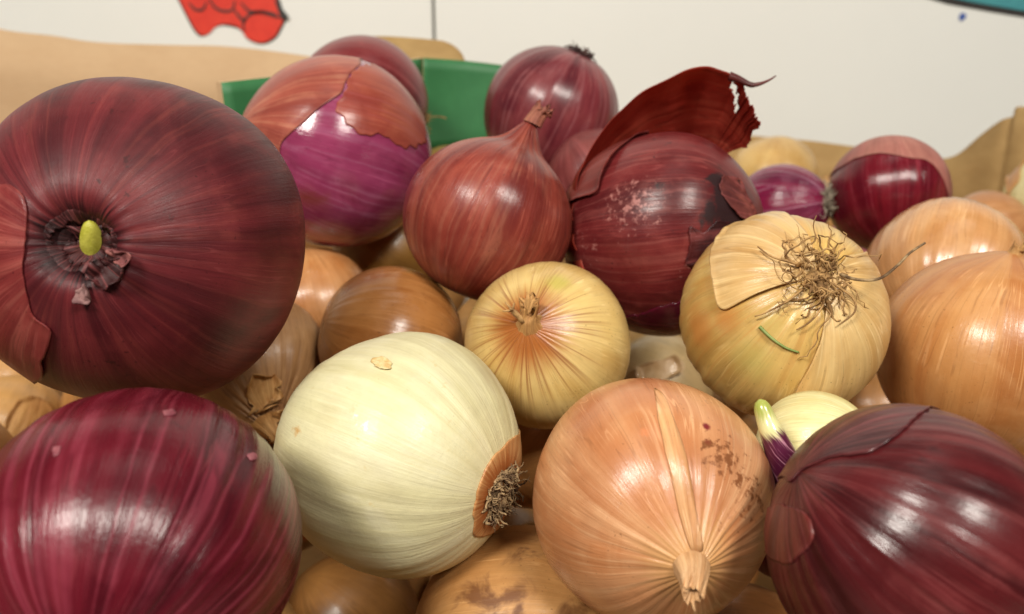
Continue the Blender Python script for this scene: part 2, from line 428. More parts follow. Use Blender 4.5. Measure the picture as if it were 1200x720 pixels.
def neck_stub(on, mat, length, rad, bend=(0, 0), seed=1, ragged=0.25, flare=0.0, sides=36, base=None, pinch=1.0):
    """dry papery neck: a ribbed, twisted tube that pinches and frays at its tip"""
    rg = np.random.default_rng(seed)
    top = on.S(np.array(0.), np.array(math.pi - 0.02))
    n = 16; co = []; pv = []
    fr = rg.normal(size=sides) * ragged
    fr = (fr + np.roll(fr, 1)) / 2
    kz = [(int(rg.integers(4, 12)), rg.uniform(0, 6.28), rg.normal()) for _ in range(5)]
    r0 = base if base else rad * 2.2
    for i in range(n):
        v = i / (n - 1)
        rr = (rad + (r0 - rad) * (1 - v) ** 3) * (1 + (pinch - 1) * v ** 1.5) + flare * v ** 3
        for k in range(sides):
            w = 2 * math.pi * k / sides + v * 0.7
            q = 1 + sum(0.07 * a * math.cos(m * w + p + v * 2) for (m, p, a) in kz) * (0.4 + v)
            z = v * length * (1 + (fr[k] if v > 0.6 else 0) * (v - 0.6) * 2.5)
            co.append((top[0] + rr * q * math.cos(w) + bend[0] * v * v * length, top[1] + rr * q * math.sin(w) + bend[1] * v * v * length,
                       top[2] - 0.25 * r0 - 0.0005 + z))
            pv.append((math.cos(w), math.sin(w), 0.86 + 0.14 * v))
    for v, rr in ((0.92, 0.72 * pinch), (0.7, 0.3 * pinch)):           # the hollow inside of the tip
        for k in range(sides):
            w = 2 * math.pi * k / sides + 0.7
            co.append((top[0] + rad * rr * math.cos(w) + bend[0] * v * v * length, top[1] + rad * rr * math.sin(w) + bend[1] * v * v * length,
                       top[2] - 0.25 * r0 + v * length)); pv.append((math.cos(w), math.sin(w), 1.0))
    n += 2
    fc = np.array([(i * sides + k, i * sides + (k + 1) % sides, (i + 1) * sides + (k + 1) % sides, (i + 1) * sides + k)
                   for i in range(n - 1) for k in range(sides)])
    return mesh_obj('dry_neck', np.array(co), fc, mat, on.o, np.array(pv))

# ------------------------------------------------------------------ plain materials
M_card = simple('cardboard', lin(190, 157, 120), lin(196, 164, 127), 14, 0.85, 0.05, 0.0004, stretch=(1, 1, 2), grain=0.08)
M_card_in = simple('cardboard_inside', lin(160, 128, 80), lin(172, 140, 90), 30, 0.85, 0.12, 0.0006, stretch=(1, 1, 2), grain=0.1)
M_green = simple('green_print', lin(46, 108, 62), lin(52, 116, 68), 40, 0.55, 0.03, 0.0004, grain=0.08)
M_wall = simple('white_board', lin(233, 233, 228), lin(235, 235, 230), 3, 0.5, 0.0, 0.0002, grain=0.02)
M_gap = simple('seam_shadow', lin(150, 146, 136), lin(160, 156, 146), 20, 0.8)
M_floor = simple('counter_top', lin(120, 112, 100), lin(138, 130, 118), 8, 0.6)
M_red = simple('red_print', lin(214, 48, 32), lin(222, 58, 38), 30, 0.55, 0.0)
M_black = simple('black_print', lin(44, 40, 38), lin(52, 48, 46), 30, 0.6, 0.0)
M_teal = simple('turquoise_print', lin(66, 140, 148), lin(72, 150, 156), 30, 0.55, 0.0)
M_blue = simple('blue_print', lin(66, 92, 160), lin(72, 98, 166), 30, 0.55, 0.0)
M_root = simple('dry_root', lin(120, 86, 48), lin(186, 146, 92), 160, 0.8, 0.3)
M_root_dark = simple('dark_root', lin(84, 60, 38), lin(168, 140, 100), 260, 0.85, 0.3)
M_root_grey = simple('grey_root', lin(120, 108, 92), lin(172, 160, 140), 160, 0.9, 0.3)
M_wisp = simple('dark_wisp', lin(46, 26, 26), lin(80, 50, 44), 100, 0.8)
M_green_wisp = simple('green_wisp', lin(112, 130, 62), lin(140, 154, 86), 100, 0.5)

# ------------------------------------------------------------------ setting: wall, counter
def box_mesh(name, lo, hi, mat, parent=None, bevel=0.0):
    bm = bmesh.new(); bmesh.ops.create_cube(bm, size=1)
    for v in bm.verts: v.co = Vector(((lo[i] + hi[i]) / 2 + v.co[i] * (hi[i] - lo[i])) for i in range(3))
    if bevel: bmesh.ops.bevel(bm, geom=list(bm.edges), offset=bevel, segments=2, affect='EDGES')
    me = bpy.data.meshes.new(name); bm.to_mesh(me); bm.free()
    me.materials.append(mat)
    o = bpy.data.objects.new(name, me); COL.objects.link(o); o.parent = parent
    return o

counter = box_mesh('counter', (-1.6, -0.5, -0.06), (1.6, 0.955, -0.006), M_floor); counter['kind'] = 'structure'
WY = 0.95
wall = box_mesh('wall', (-1.6, WY + 0.012, -0.06), (1.6, WY + 0.04, 1.5), M_gap); wall['kind'] = 'structure'
SX = -0.0828
box_mesh('wall_panel', (-1.6, WY, -0.06), (SX - 0.0016, WY + 0.012, 1.5), M_wall, wall, 0.001)
box_mesh('wall_panel', (SX + 0.0016, WY, -0.06), (1.6, WY + 0.012, 1.5), M_wall, wall, 0.001)

def wall_xz(px, py, y=WY):
    d = CR * (px - 600) / F_PX + CU * (360 - py) / F_PX - CB
    k = y / d[1]; return d[0] * k, H0 + d[2] * k

def flat(name, pts, mat, parent, y, th=0.0006):
    """a flat printed shape on the wall"""
    bm = bmesh.new()
    f = bm.faces.new([bm.verts.new((x, y, z)) for x, z in pts])
    r = bmesh.ops.extrude_face_region(bm, geom=[f])
    for v in r['geom']:
        if isinstance(v, bmesh.types.BMVert): v.co.y -= th
    bmesh.ops.recalc_face_normals(bm, faces=bm.faces)
    bmesh.ops.triangulate(bm, faces=[f for f in bm.faces if len(f.verts) > 4])
    me = bpy.data.meshes.new(name); bm.to_mesh(me); bm.free(); me.materials.append(mat)
    o = bpy.data.objects.new(name, me); COL.objects.link(o); o.parent = parent
    return o

def spline(pts, n=8, closed=True):
    P = np.array(pts, float); N = len(P); out = []
    for i in range(N if closed else N - 1):
        if closed: p0, p1, p2, p3 = P[i - 1], P[i], P[(i + 1) % N], P[(i + 2) % N]
        else: p0, p1, p2, p3 = P[max(i - 1, 0)], P[i], P[i + 1], P[min(i + 2, N - 1)]
        for t in np.arange(n) / n:
            out.append(0.5 * (2 * p1 + (p2 - p0) * t + (2 * p0 - 5 * p1 + 4 * p2 - p3) * t * t + (3 * p1 - p0 - 3 * p2 + p3) * t ** 3))
    if not closed: out.append(P[-1])
    return np.array(out)

def stroke(pts, w):
    P = spline(pts, 8, False); T = np.gradient(P, axis=0); T /= np.linalg.norm(T, axis=1)[:, None] + 1e-9
    Nn = np.stack([-T[:, 1], T[:, 0]], 1); ww = w * (0.45 + 0.55 * np.sin(np.linspace(0, math.pi, len(P))))[:, None]
    return np.concatenate([P + Nn * ww, (P - Nn * ww)[::-1]])
S3 = lambda L: [(x / 3, y / 3) for x, y in L]
rd = S3([(600, -60), (633, 0), (662, 55), (690, 105), (713, 124), (738, 116), (760, 94), (792, 84), (832, 92), (853, 110), (866, 130), (895, 146), (930, 149),
         (965, 130), (985, 98), (996, 70), (985, 30), (972, -10), (940, -70), (860, -110), (760, -120), (660, -110)])
rs = spline(rd, 5)
ctr = rs.mean(0)
og = rs + unit(rs - ctr) * 2.6
red = bpy.data.objects.new('wall_print', None); COL.objects.link(red); rx, rz = wall_xz(270, 10); red.location = (rx, WY, rz)
tag(red, 'red bunch shape with black outlines printed on the white wall', 'wall print', 'prints on the white wall')
def wp(L): return [(wall_xz(x, y)[0] - rx, wall_xz(x, y)[1] - rz) for x, y in L]
flat('outline', wp(og), M_black, red, -0.0004)
flat('fill', wp(rs), M_red, red, -0.0014)
for st_ in ([(668, 12), (690, 34), (715, 34), (730, 8)], [(738, -6), (758, 26), (790, 40), (820, 34), (828, 4)], [(826, 36), (850, 66), (868, 76)],
            [(862, 112), (858, 80), (880, 52), (920, 44), (970, 58), (992, 62)], [(850, 10), (880, 40), (930, 42), (975, 52)]):
    flat('line', wp(stroke(S3(st_), 1.5)), M_black, red, -0.0024)
flat('tip', wp(spline(S3([(968, -8), (990, 25), (1018, 62), (1000, 70), (990, 60), (975, 20)]), 4)), M_black, red, -0.0034)

teal = bpy.data.objects.new('wall_print', None); COL.objects.link(teal); rx, rz = wall_xz(1160, 0); teal.location = (rx, WY, rz)
tag(teal, 'turquoise shape with thick black edge printed on the white wall', 'wall print', 'prints on the white wall')
flat('outline', wp([(1080, -4), (1110, 5), (1160, 14), (1215, 23), (1260, 30), (1300, 20), (1300, -60), (1180, -70), (1110, -40)]), M_black, teal, -0.0004)
flat('fill', wp([(1108, -4), (1135, 2), (1170, 8), (1215, 15.5), (1258, 23), (1294, 15), (1294, -54), (1180, -64), (1116, -38)]), M_teal, teal, -0.0014)
bx, bz = wall_xz(1127, 20)
dot = flat('ink_dot', [(0.0036 * math.cos(a) * (1.2 if a < 2 else 0.9), 0.0040 * math.sin(a)) for a in np.arange(14) / 14 * 6.283], M_blue, None, 0)
dot.location = (bx, WY - 0.0006, bz); tag(dot, 'tiny blue ink speck on the white wall below the turquoise print', 'ink speck')

# ------------------------------------------------------------------ cardboard bin and green carton
def panel(name, top, y0, y1, zb, mats, parent, th=0.004, lean=0.0):
    """an upright sheet of corrugated card: top is a list of (x, y, z) along its upper edge; runs down to zb"""
    P = spline(top, 6, False)
    n = len(P); T = np.gradient(P[:, :2], axis=0); T /= np.linalg.norm(T, axis=1)[:, None]
    Nn = np.stack([-T[:, 1], T[:, 0]], 1)
    co = []; fc = []; mi = []
    rows = 8
    for s_ in (0, 1):
        for r in range(rows + 1):
            f = r / rows
            for i in range(n):
                z = P[i, 2] + (zb - P[i, 2]) * f
                w = 0.0012 * math.sin(P[i, 0] * 40 + f * 3)
                co.append((P[i, 0] + Nn[i, 0] * (s_ * th + w), P[i, 1] + Nn[i, 1] * (s_ * th + w) - lean * f, z))
    N1 = (rows + 1) * n
    for s_ in (0, 1):
        for r in range(rows):
            for i in range(n - 1):
                a = s_ * N1 + r * n + i; q = (a, a + 1, a + n + 1, a + n)
                fc.append(q if s_ else q[::-1]); mi.append(0)
    for i in range(n - 1): fc.append((i, i + 1, N1 + i + 1, N1 + i)); mi.append(1)
    for i in range(n - 1): b = rows * n + i; fc.append((b + 1, b, N1 + b, N1 + b + 1)); mi.append(1)
    for r in range(rows):
        a = r * n; fc.append((a, N1 + a, N1 + a + n, a + n)); mi.append(1)
        b = r * n + n - 1; fc.append((b + n, N1 + b + n, N1 + b, b)); mi.append(1)
    o = mesh_obj(name, co, fc, mats[0], parent)
    o.data.materials.append(mats[1])
    o.data.polygons.foreach_set('material_index', mi)
    o.data.polygons.foreach_set('use_smooth', [m == 0 for m in mi])
    return o
def P3(px, py, y):
    x, z = wall_xz(px, py, y); return (x, y, z)

bin_ = bpy.data.objects.new('cardboard_bin', None); COL.objects.link(bin_); bin_.location = (0.0, 0.45, -0.005)
tag(bin_, 'brown cardboard bin with wavy cut rim holding all the onions', 'cardboard box')
def inbin(L): return [(x, y - 0.45, z + 0.005) for x, y, z in L]
BY = 0.775
panel('back_panel', inbin([P3(560, 172, BY), P3(720, 160, BY), P3(840, 158, BY), P3(935, 164, BY), P3(985, 170, BY), P3(1060, 180, BY), P3(1096, 187, BY)]), 0, 0, 0.005, (M_card_in, M_card), bin_)
panel('side_panel', inbin([P3(1100, 187, BY - 0.004), P3(1122, 181, 0.755), P3(1150, 158, 0.74), P3(1174, 141, 0.725), P3(1188, 136, 0.718), P3(1192, 126, 0.715), P3(1206, 125, 0.705), P3(1270, 120, 0.67), (0.445, 0.45, 0.275), (0.445, 0.13, 0.27)]), 0, 0, 0.005, (M_card_in, M_card), bin_)
panel('back_flap', inbin([P3(-130, 24, 0.72), P3(-40, 28, 0.72), P3(12, 37, 0.72), P3(60, 42, 0.72), P3(115, 50, 0.72), P3(200, 53, 0.72), P3(270, 55, 0.72), P3(360, 66, 0.72), P3(420, 78, 0.72)]), 0, 0, 0.005, (M_card, M_card), bin_)
panel('side_panel', inbin([(-0.42, 0.13, 0.28), (-0.44, 0.4, 0.28), (-0.50, 0.70, 0.30)]), 0, 0, 0.005, (M_card_in, M_card), bin_)
panel('front_panel', inbin([(-0.41, 0.115, 0.145), (0.0, 0.115, 0.140), (0.44, 0.115, 0.145)]), 0, 0, 0.005, (M_card_in, M_card), bin_)
b_ = box_mesh('bottom_panel', (-0.46, 0.12 - 0.45, 0.0), (0.44, 0.78 - 0.45, 0.004), M_card_in, bin_)

carton = bpy.data.objects.new('green_carton', None); COL.objects.link(carton); carton.location = (-0.06, 0.60, 0.12)
tag(carton, 'green printed cardboard carton corner standing behind the two-tone red onion', 'cardboard box')
def incar(L): return [(x + 0.06, y - 0.60, z - 0.12) for x, y, z in L]
panel('end_panel', incar([P3(260, 97, 0.475), P3(380, 83, 0.53), P3(497, 68, 0.60)]), 0, 0, 0.13, (M_green, M_card), carton, 0.005)
panel('long_panel', incar([P3(496, 68, 0.597), P3(540, 71, 0.607), P3(585, 76, 0.612), P3(598, 78, 0.614)]), 0, 0, 0.13, (M_green, M_card), carton, 0.005)
panel('top_flap', incar([P3(425, 44, 0.655), P3(450, 42.5, 0.655), P3(500, 46, 0.655), P3(524, 50, 0.655), P3(540, 62, 0.655), P3(548, 82, 0.655)]), 0, 0, 0.02, (M_card_in, M_card), carton, 0.005)

# ------------------------------------------------------------------ the onions
POS = {"A": [-121.0, 272.6, -66.1, 52.0], "B": [-96.0, 189.1, -125.9, 40.2], "C": [-90.9, 445.4, -61.8, 48.8], "D": [-91.7, 532.7, -43.8, 41.8], "E": [-10.5, 368.7, -79.5, 36.3], "F": [23.3, 517.6, -48.5, 40.5], "G": [68.2, 380.6, -88.8, 45.2], "H": [14.0, 319.4, -119.9, 33.1], "I": [-54.2, 355.0, -131.3, 33.1], "J": [-101.3, 421.8, -138.0, 30.7], "K": [-116.9, 362.2, -144.3, 32.4], "L": [-37.8, 264.9, -138.9, 41.2], "M": [43.7, 235.9, -140.1, 37.6], "N": [102.0, 307.2, -104.3, 38.4], "O": [192.1, 322.9, -124.9, 42.0], "P": [211.7, 401.5, -114.5, 37.2], "Q": [220.0, 495.3, -91.5, 34.3], "R": [163.6, 511.9, -102.4, 26.3], "S": [221.8, 718.3, -116.0, 35.0], "T": [378.2, 591.4, -113.5, 30.7], "V": [103.3, 190.1, -126.6, 36.0], "W": [101.3, 256.0, -132.9, 19.4], "Y": [4.5, 248.0, -205.1, 40.5], "Z": [-77.7, 341.1, -272.1, 34.6], "AA": [-11.0, 373.0, -273.9, 32.2], "BB": [-296.0, 452.5, -223.2, 33.3], "X": [111.8, 302.9, -189.7, 24.1], "DD": [-73.6, 492.0, -126.8, 34.3], "EE": [90.3, 475.5, -204.4, 31.7], "CC": [-112.4, 369.5, -207.6, 32.4], "GG": [94.5, 285.4, -244.3, 31.2], "HH": [-42.0, 579.6, -101.2, 27.8], "II": [46.6, 464.2, -78.3, 27.8], "UU": [326.5, 571.6, -131.6, 28.4], "RR": [245.1, 611.5, -158.9, 23.2]}

# red family colours
def red_skin(name, d=(84, 22, 30), m=(122, 40, 46), l=(150, 62, 58), **k):
    a = dict(vein=lin(160, 84, 84), vein_amt=0.35, broad=3.0, fine=12.0, blotch_amt=0.45, rough=0.34, coat=0.30, bump=0.35, spec=0.30)
    a.update(k); a['coat'] *= 0.65
    d, m, l = [(c[0] * 0.97, c[1] * 0.87, c[2] * 0.86) for c in (d, m, l)]
    return skin(name, lin(*d), lin(*m), lin(*l), **a)
def tan_skin(name, d=(186, 112, 56), m=(212, 146, 88), l=(226, 170, 112), **k):
    d, m, l = [tuple(0.93 * x + 0.07 * (g - x) + 2 for x in c) for c, g in ((c, sum(c) / 3) for c in (d, m, l))]
    a = dict(broad=3.0, fine=14.0, blotch_amt=0.4, rough=0.36, coat=0.22, bump=0.35, sss=0.0)
    a.update(k); return skin(name, lin(*d), lin(*m), lin(*l), **a)

RED_G, YEL_G = 'red onions in the pile', 'yellow onions in the pile'

# A: the biggest, top left, neck towards the lens with a green sprout in it
A = Onion('red_onion', POS['A'], (82, 286), h=0.97, neck=-0.24, neck_w=0.16, lump=0.035, rib=0.0006, wrinkle=0.004, seed=11)
A.build(red_skin('red_skin', (68, 20, 27), (101, 37, 43), (126, 54, 56), fine=13, fibre_amt=0.28, hair=0.25, vein=lin(158, 76, 64), vein_amt=0.14, vein_w=0.06, rough=0.46, coat=0.06, spec=0.25, bump=0.5,
                 neck_c=lin(34, 11, 14), neck_t=(0.918, 0.955), rays=0.6, ray_c=lin(70, 20, 26), spot=lin(52, 18, 20), spot_amt=0.8, blotch=34, blotch_amt=0.55), 200, 130)  # near-black neck colour paints the shade inside the open neck
tag(A.o, 'largest red onion at upper left, green sprout showing in its open neck', 'onion', RED_G)
M_Askin = red_skin('outer_red_skin', (92, 42, 38), (116, 62, 52), (134, 82, 66), fine=16, rough=0.5, coat=0.05, vein_amt=0.2)
M_Atorn = red_skin('torn_red_skin', (30, 10, 12), (50, 18, 21), (84, 36, 36), fine=16, rough=0.55, coat=0.05)  # torn skin, its colour darkened for the shade in the neck hole
A.patch('loose_skin', [(-10, 214), (20, 226), (32, 240), (26, 300), (40, 372), (62, 384), (52, 436), (30, 470), (-40, 470), (-60, 330)], red_skin('shoulder_skin', (96, 32, 36), (122, 48, 48), (146, 72, 66), fine=12, vein=lin(168, 96, 84), vein_amt=0.3, rough=0.42, coat=0.15), seed=3, jag=0.02, lift=0.010, off=0.004)
A.patch('loose_skin', [(268, 100), (330, 152), (366, 250), (372, 320), (420, 330), (420, 100), (300, 40)], M_Askin, seed=4, jag=0.012, lift=0.004, off=0.004)
collar(A, M_Atorn, 0.200, 0.115, 0.014, 0.24, 6, off=-0.003)
collar(A, M_Atorn, 0.150, 0.080, 0.03, 0.20, 7, off=0.0)
neck_stub(A, M_Atorn, 0.0085, 0.0052, (-0.2, -0.3), 14, 0.6, 0.0012, base=0.0062)
A.patch('torn_neck_skin', [(112, 318), (130, 304), (146, 306), (146, 322), (134, 334), (116, 340), (100, 334)], M_Atorn, seed=6, off=0.012, lift=0.05, jag=0.09, rings=8, seg=50)
A.patch('pale_scrap', [(132, 298), (144, 294), (153, 300), (150, 310), (138, 312)], simple('pale_scrap', lin(112, 58, 58), lin(152, 92, 84), 200, 0.7), seed=9, off=0.03, lift=0.04, jag=0.10, rings=6, seg=30)
A.patch('pale_scrap', [(86, 342), (96, 336), (104, 346), (102, 358), (92, 354)], simple('grey_scrap', lin(100, 60, 62), lin(136, 100, 96), 200, 0.7), seed=10, off=0.01, lift=0.03, jag=0.12, rings=6, seg=30)
M_sprout = simple('sprout', lin(164, 160, 48), lin(188, 182, 74), 260, 0.5, 0.4, coat=0.05, stretch=(1, 1, 0.3))
top = A.S(np.array(0.), np.array(math.pi - 0.02))
def sprout_at(on, length, rad, mat, base, direction, bend=(0, 0, 0), sides=20, n=14, name='sprout'):
    d = unit(np.array(direction, float)); pts = []; rr = []
    for i in range(n):
        v = i / (n - 1); pts.append(np.array(base) + d * length * v + np.array(bend) * v * v * length)
        rr.append(rad * (1 - 0.2 * v) * math.sqrt(max(1 - max(0, (v - 0.45) / 0.55) ** 2, 0.003)))
    return tubes(name, [(pts, np.array(rr))], mat, on.o, sides, True)
upA = (0.86 * A.w - 0.08 * A.u + 0.72 * A.v) @ A.B
sprout_at(A, 0.0165, 0.0037, M_sprout, top - np.array([0, 0, 0.001]) - 0.0075 * (A.w @ A.B) + 0.0005 * (A.u @ A.B), upA)

# B: bottom left, close and soft, pink meridian lines
B = Onion('red_onion', POS['B'], (100, 800), h=1.0, lump=0.02, seed=12, rib=0.0022)
B.build(red_skin('dark_red_skin', (62, 8, 20), (94, 18, 34), (112, 28, 44), vein=lin(142, 56, 72), vein_amt=0.5, vein_w=0.07, broad=3.4, fine=10, fibre_amt=0.35, rough=0.30, coat=0.40, bump=0.70, blotch_amt=0.45), 160, 90)
tag(B.o, 'glossy dark red onion at lower left with thin pink lines, out of focus', 'onion', RED_G)
M_scar = simple('pale_scar', lin(112, 46, 58), lin(146, 82, 88), 300, 0.5)
for q_ in ([(190, 480), (204, 478), (208, 484), (194, 486)], [(292, 530), (300, 529), (304, 537), (296, 539)], [(60, 522), (70, 520), (68, 530), (60, 534)]):
    B.patch('scar', q_, M_scar, off=0.003, lift=0.0, jag=0.12, rings=5, seg=24, seed=int(q_[0][0]))

# C: two-tone, wet purple where the dry skin has come away
C = Onion('red_onion', POS['C'], (-0.85, 0.25, 0.30), h=1.0, lump=0.02, seed=13, neck=0.03)
C.build(skin('wet_purple_skin', lin(118, 38, 68), lin(142, 54, 90), lin(156, 76, 108), vein=lin(170, 112, 140), vein_amt=0.3, broad=3.0, fine=12, rough=0.18, coat=0.6, bump=0.40, blotch_amt=0.5, marks=[(lin(116, 44, 46), 0.38, 0.70, -0.9)]), 160, 90,
        marks=[(0, 360, 235, 0.36, 0.62), (0, 340, 280, 0.4, 0.65), (0, 470, 250, 0.35, 0.5), (0, 420, 290, 0.3, 0.5)])
tag(C.o, 'red onion with half its dry skin gone, showing wet bright purple flesh', 'onion', RED_G)
C.patch('dry_skin', [(424, 78), (408, 92), (400, 112), (376, 126), (352, 146), (328, 168), (328, 200), (300, 250), (270, 230), (262, 120), (330, 40), (410, 40), (432, 62)],
        red_skin('dry_red_skin', (130, 64, 56), (158, 90, 74), (180, 118, 96), fine=10, rough=0.36, coat=0.2, vein=lin(206, 150, 118), vein_amt=0.3), seed=13, jag=0.012, lift=0.012, off=0.003, center=(318, 130))
C.patch('dry_skin', [(420, 84), (440, 74), (474, 88), (492, 130), (500, 170), (470, 172), (448, 158), (424, 160), (404, 140), (388, 126), (402, 112), (410, 94)],
        red_skin('tan_red_skin', (128, 54, 50), (150, 76, 60), (166, 100, 74), fine=10, rough=0.34, coat=0.25), seed=14, jag=0.05, lift=0.004, center=(446, 120), off=0.004)

# D: behind the two-tone one
D = Onion('red_onion', POS['D'], (0.95, -0.2, 0.15), h=0.98, seed=14, pole_is_root=True)
D.build(red_skin('red_skin_mid', (92, 30, 36), (122, 46, 50), (140, 66, 64), broad=2.4, vein_amt=0.3), 110, 64)
tag(D.o, 'dull red onion mostly hidden behind the two-tone purple onion', 'onion', RED_G)
tubes('root_tuft', root_paths(D, 26, 0.006, 0.5, 0.3, 0.00035, 3, 0.12), M_root, D.o, 4)
tubes('root', [([D.S(np.array(1.0), np.array(0.1)) + np.array([0, 0, -0.012 * k]) + np.array([0.003 * math.sin(k * 2), 0.002 * k, 0]) for k in np.linspace(0, 1.0, 8)], 0.0004)], M_root, D.o, 4)

# E: copper coloured, with a tall neck
E_ = Onion('red_onion', POS['E'], (0.40, 0.90, 0.02), h=0.97, neck=0.34, neck_w=0.19, lump=0.02, rib=0.0012, wrinkle=0.007, seed=15)
E_.build(red_skin('copper_red_skin', (106, 42, 38), (138, 66, 54), (164, 96, 76), fine=15, fibre_amt=0.55, vein=lin(176, 122, 98), vein_amt=0.2, vein_w=0.06, broad=4.0, rough=0.34, coat=0.25, bump=0.4,
                  root_c=lin(84, 24, 40), root_t=(0.22, 0.10)), 180, 110)
tag(E_.o, 'coppery red onion with a pinched upright neck, in the middle of the pile', 'onion', RED_G)
M_neck_red = skin('dry_red_neck', lin(110, 48, 40), lin(150, 84, 66), lin(176, 116, 88), fine=10, rough=0.6, coat=0.0, bump=0.8)
neck_stub(E_, M_neck_red, 0.0085, 0.0036, (0.25, 0.0), 4, 0.35, 0.0010, base=0.0042, pinch=0.85)

# F: back middle
F_ = Onion('red_onion', POS['F'], (0.42, 0.88, 0.12), h=0.97, seed=16, pole_is_root=True, dimple=0.02, rib=0.003)
F_.build(red_skin('plum_red_skin', (86, 32, 42), (118, 52, 60), (142, 80, 80), vein=lin(150, 96, 98), vein_amt=0.5, broad=2.6, rough=0.33, coat=0.3), 130, 76)
tag(F_.o, 'plum red onion at the back against the wall, dark root stubs on top', 'onion', RED_G)
tubes('root_tuft', root_paths(F_, 60, 0.0055, 0.9, 0.35, 0.0005, 5, 0.17), M_wisp, F_.o, 4)

# G: peel standing up behind it
G = Onion('red_onion', POS['G'], (1.0, 0.05, 0.10), h=0.98, lump=0.02, seed=17, rib=0.0016)
G.build(red_skin('scuffed_red_skin', (78, 22, 26), (106, 38, 40), (132, 62, 58), fine=11, fibre_amt=0.8, vein=lin(146, 82, 76), vein_amt=0.3, blotch=70, rough=0.38, coat=0.2, bump=0.45, spot=lin(48, 18, 24), spot_amt=0.85,
                 marks=[(lin(44, 26, 28), 0.42, 0.56, -1.1), (lin(160, 104, 98), 0.50, 0.74, 1.1)]), 180, 100,
        marks=[(0, 858, 250, 0.45, 0.74), (0, 840, 215, 0.3, 0.6), (0, 850, 300, 0.3, 0.62), (0, 765, 225, 0.35, 0.46), (1, 742, 240, 0.5, 0.58), (1, 690, 290, 0.4, 0.48), (1, 800, 320, 0.4, 0.45)])
tag(G.o, 'red onion with a big torn flap of skin standing up behind it', 'onion', RED_G)
M_Gflake = red_skin('dark_flake', (38, 12, 18), (60, 20, 26), (104, 44, 44), rough=0.4, coat=0.2, fine=18, bump=0.8)
G.patch('bare_patch', [(806, 262), (816, 276), (830, 270), (842, 258), (860, 262), (884, 262), (872, 292), (838, 300), (816, 312), (800, 308), (810, 288)], M_Gflake, seed=20, jag=0.08, lift=0.01, rings=10, seg=90)
G.patch('scaly_skin', [(846, 208), (862, 214), (880, 240), (888, 262), (866, 258), (852, 240), (840, 226)], red_skin('scale_skin', (74, 32, 34), (108, 54, 50), (140, 80, 70), blotch=150, blotch_amt=0.8, rough=0.6, coat=0.0, bump=1.0, spot=lin(36, 22, 24), spot_amt=1.0), seed=21, jag=0.07, lift=0.02, rings=10, seg=70)
G.patch('lower_skin', [(664, 372), (720, 372), (770, 358), (800, 352), (800, 420), (740, 430), (680, 410)], red_skin('purple_red_skin', (74, 14, 36), (102, 24, 50), (118, 40, 60), rough=0.25, coat=0.5), seed=22, jag=0.02, lift=0.0, off=0.004)
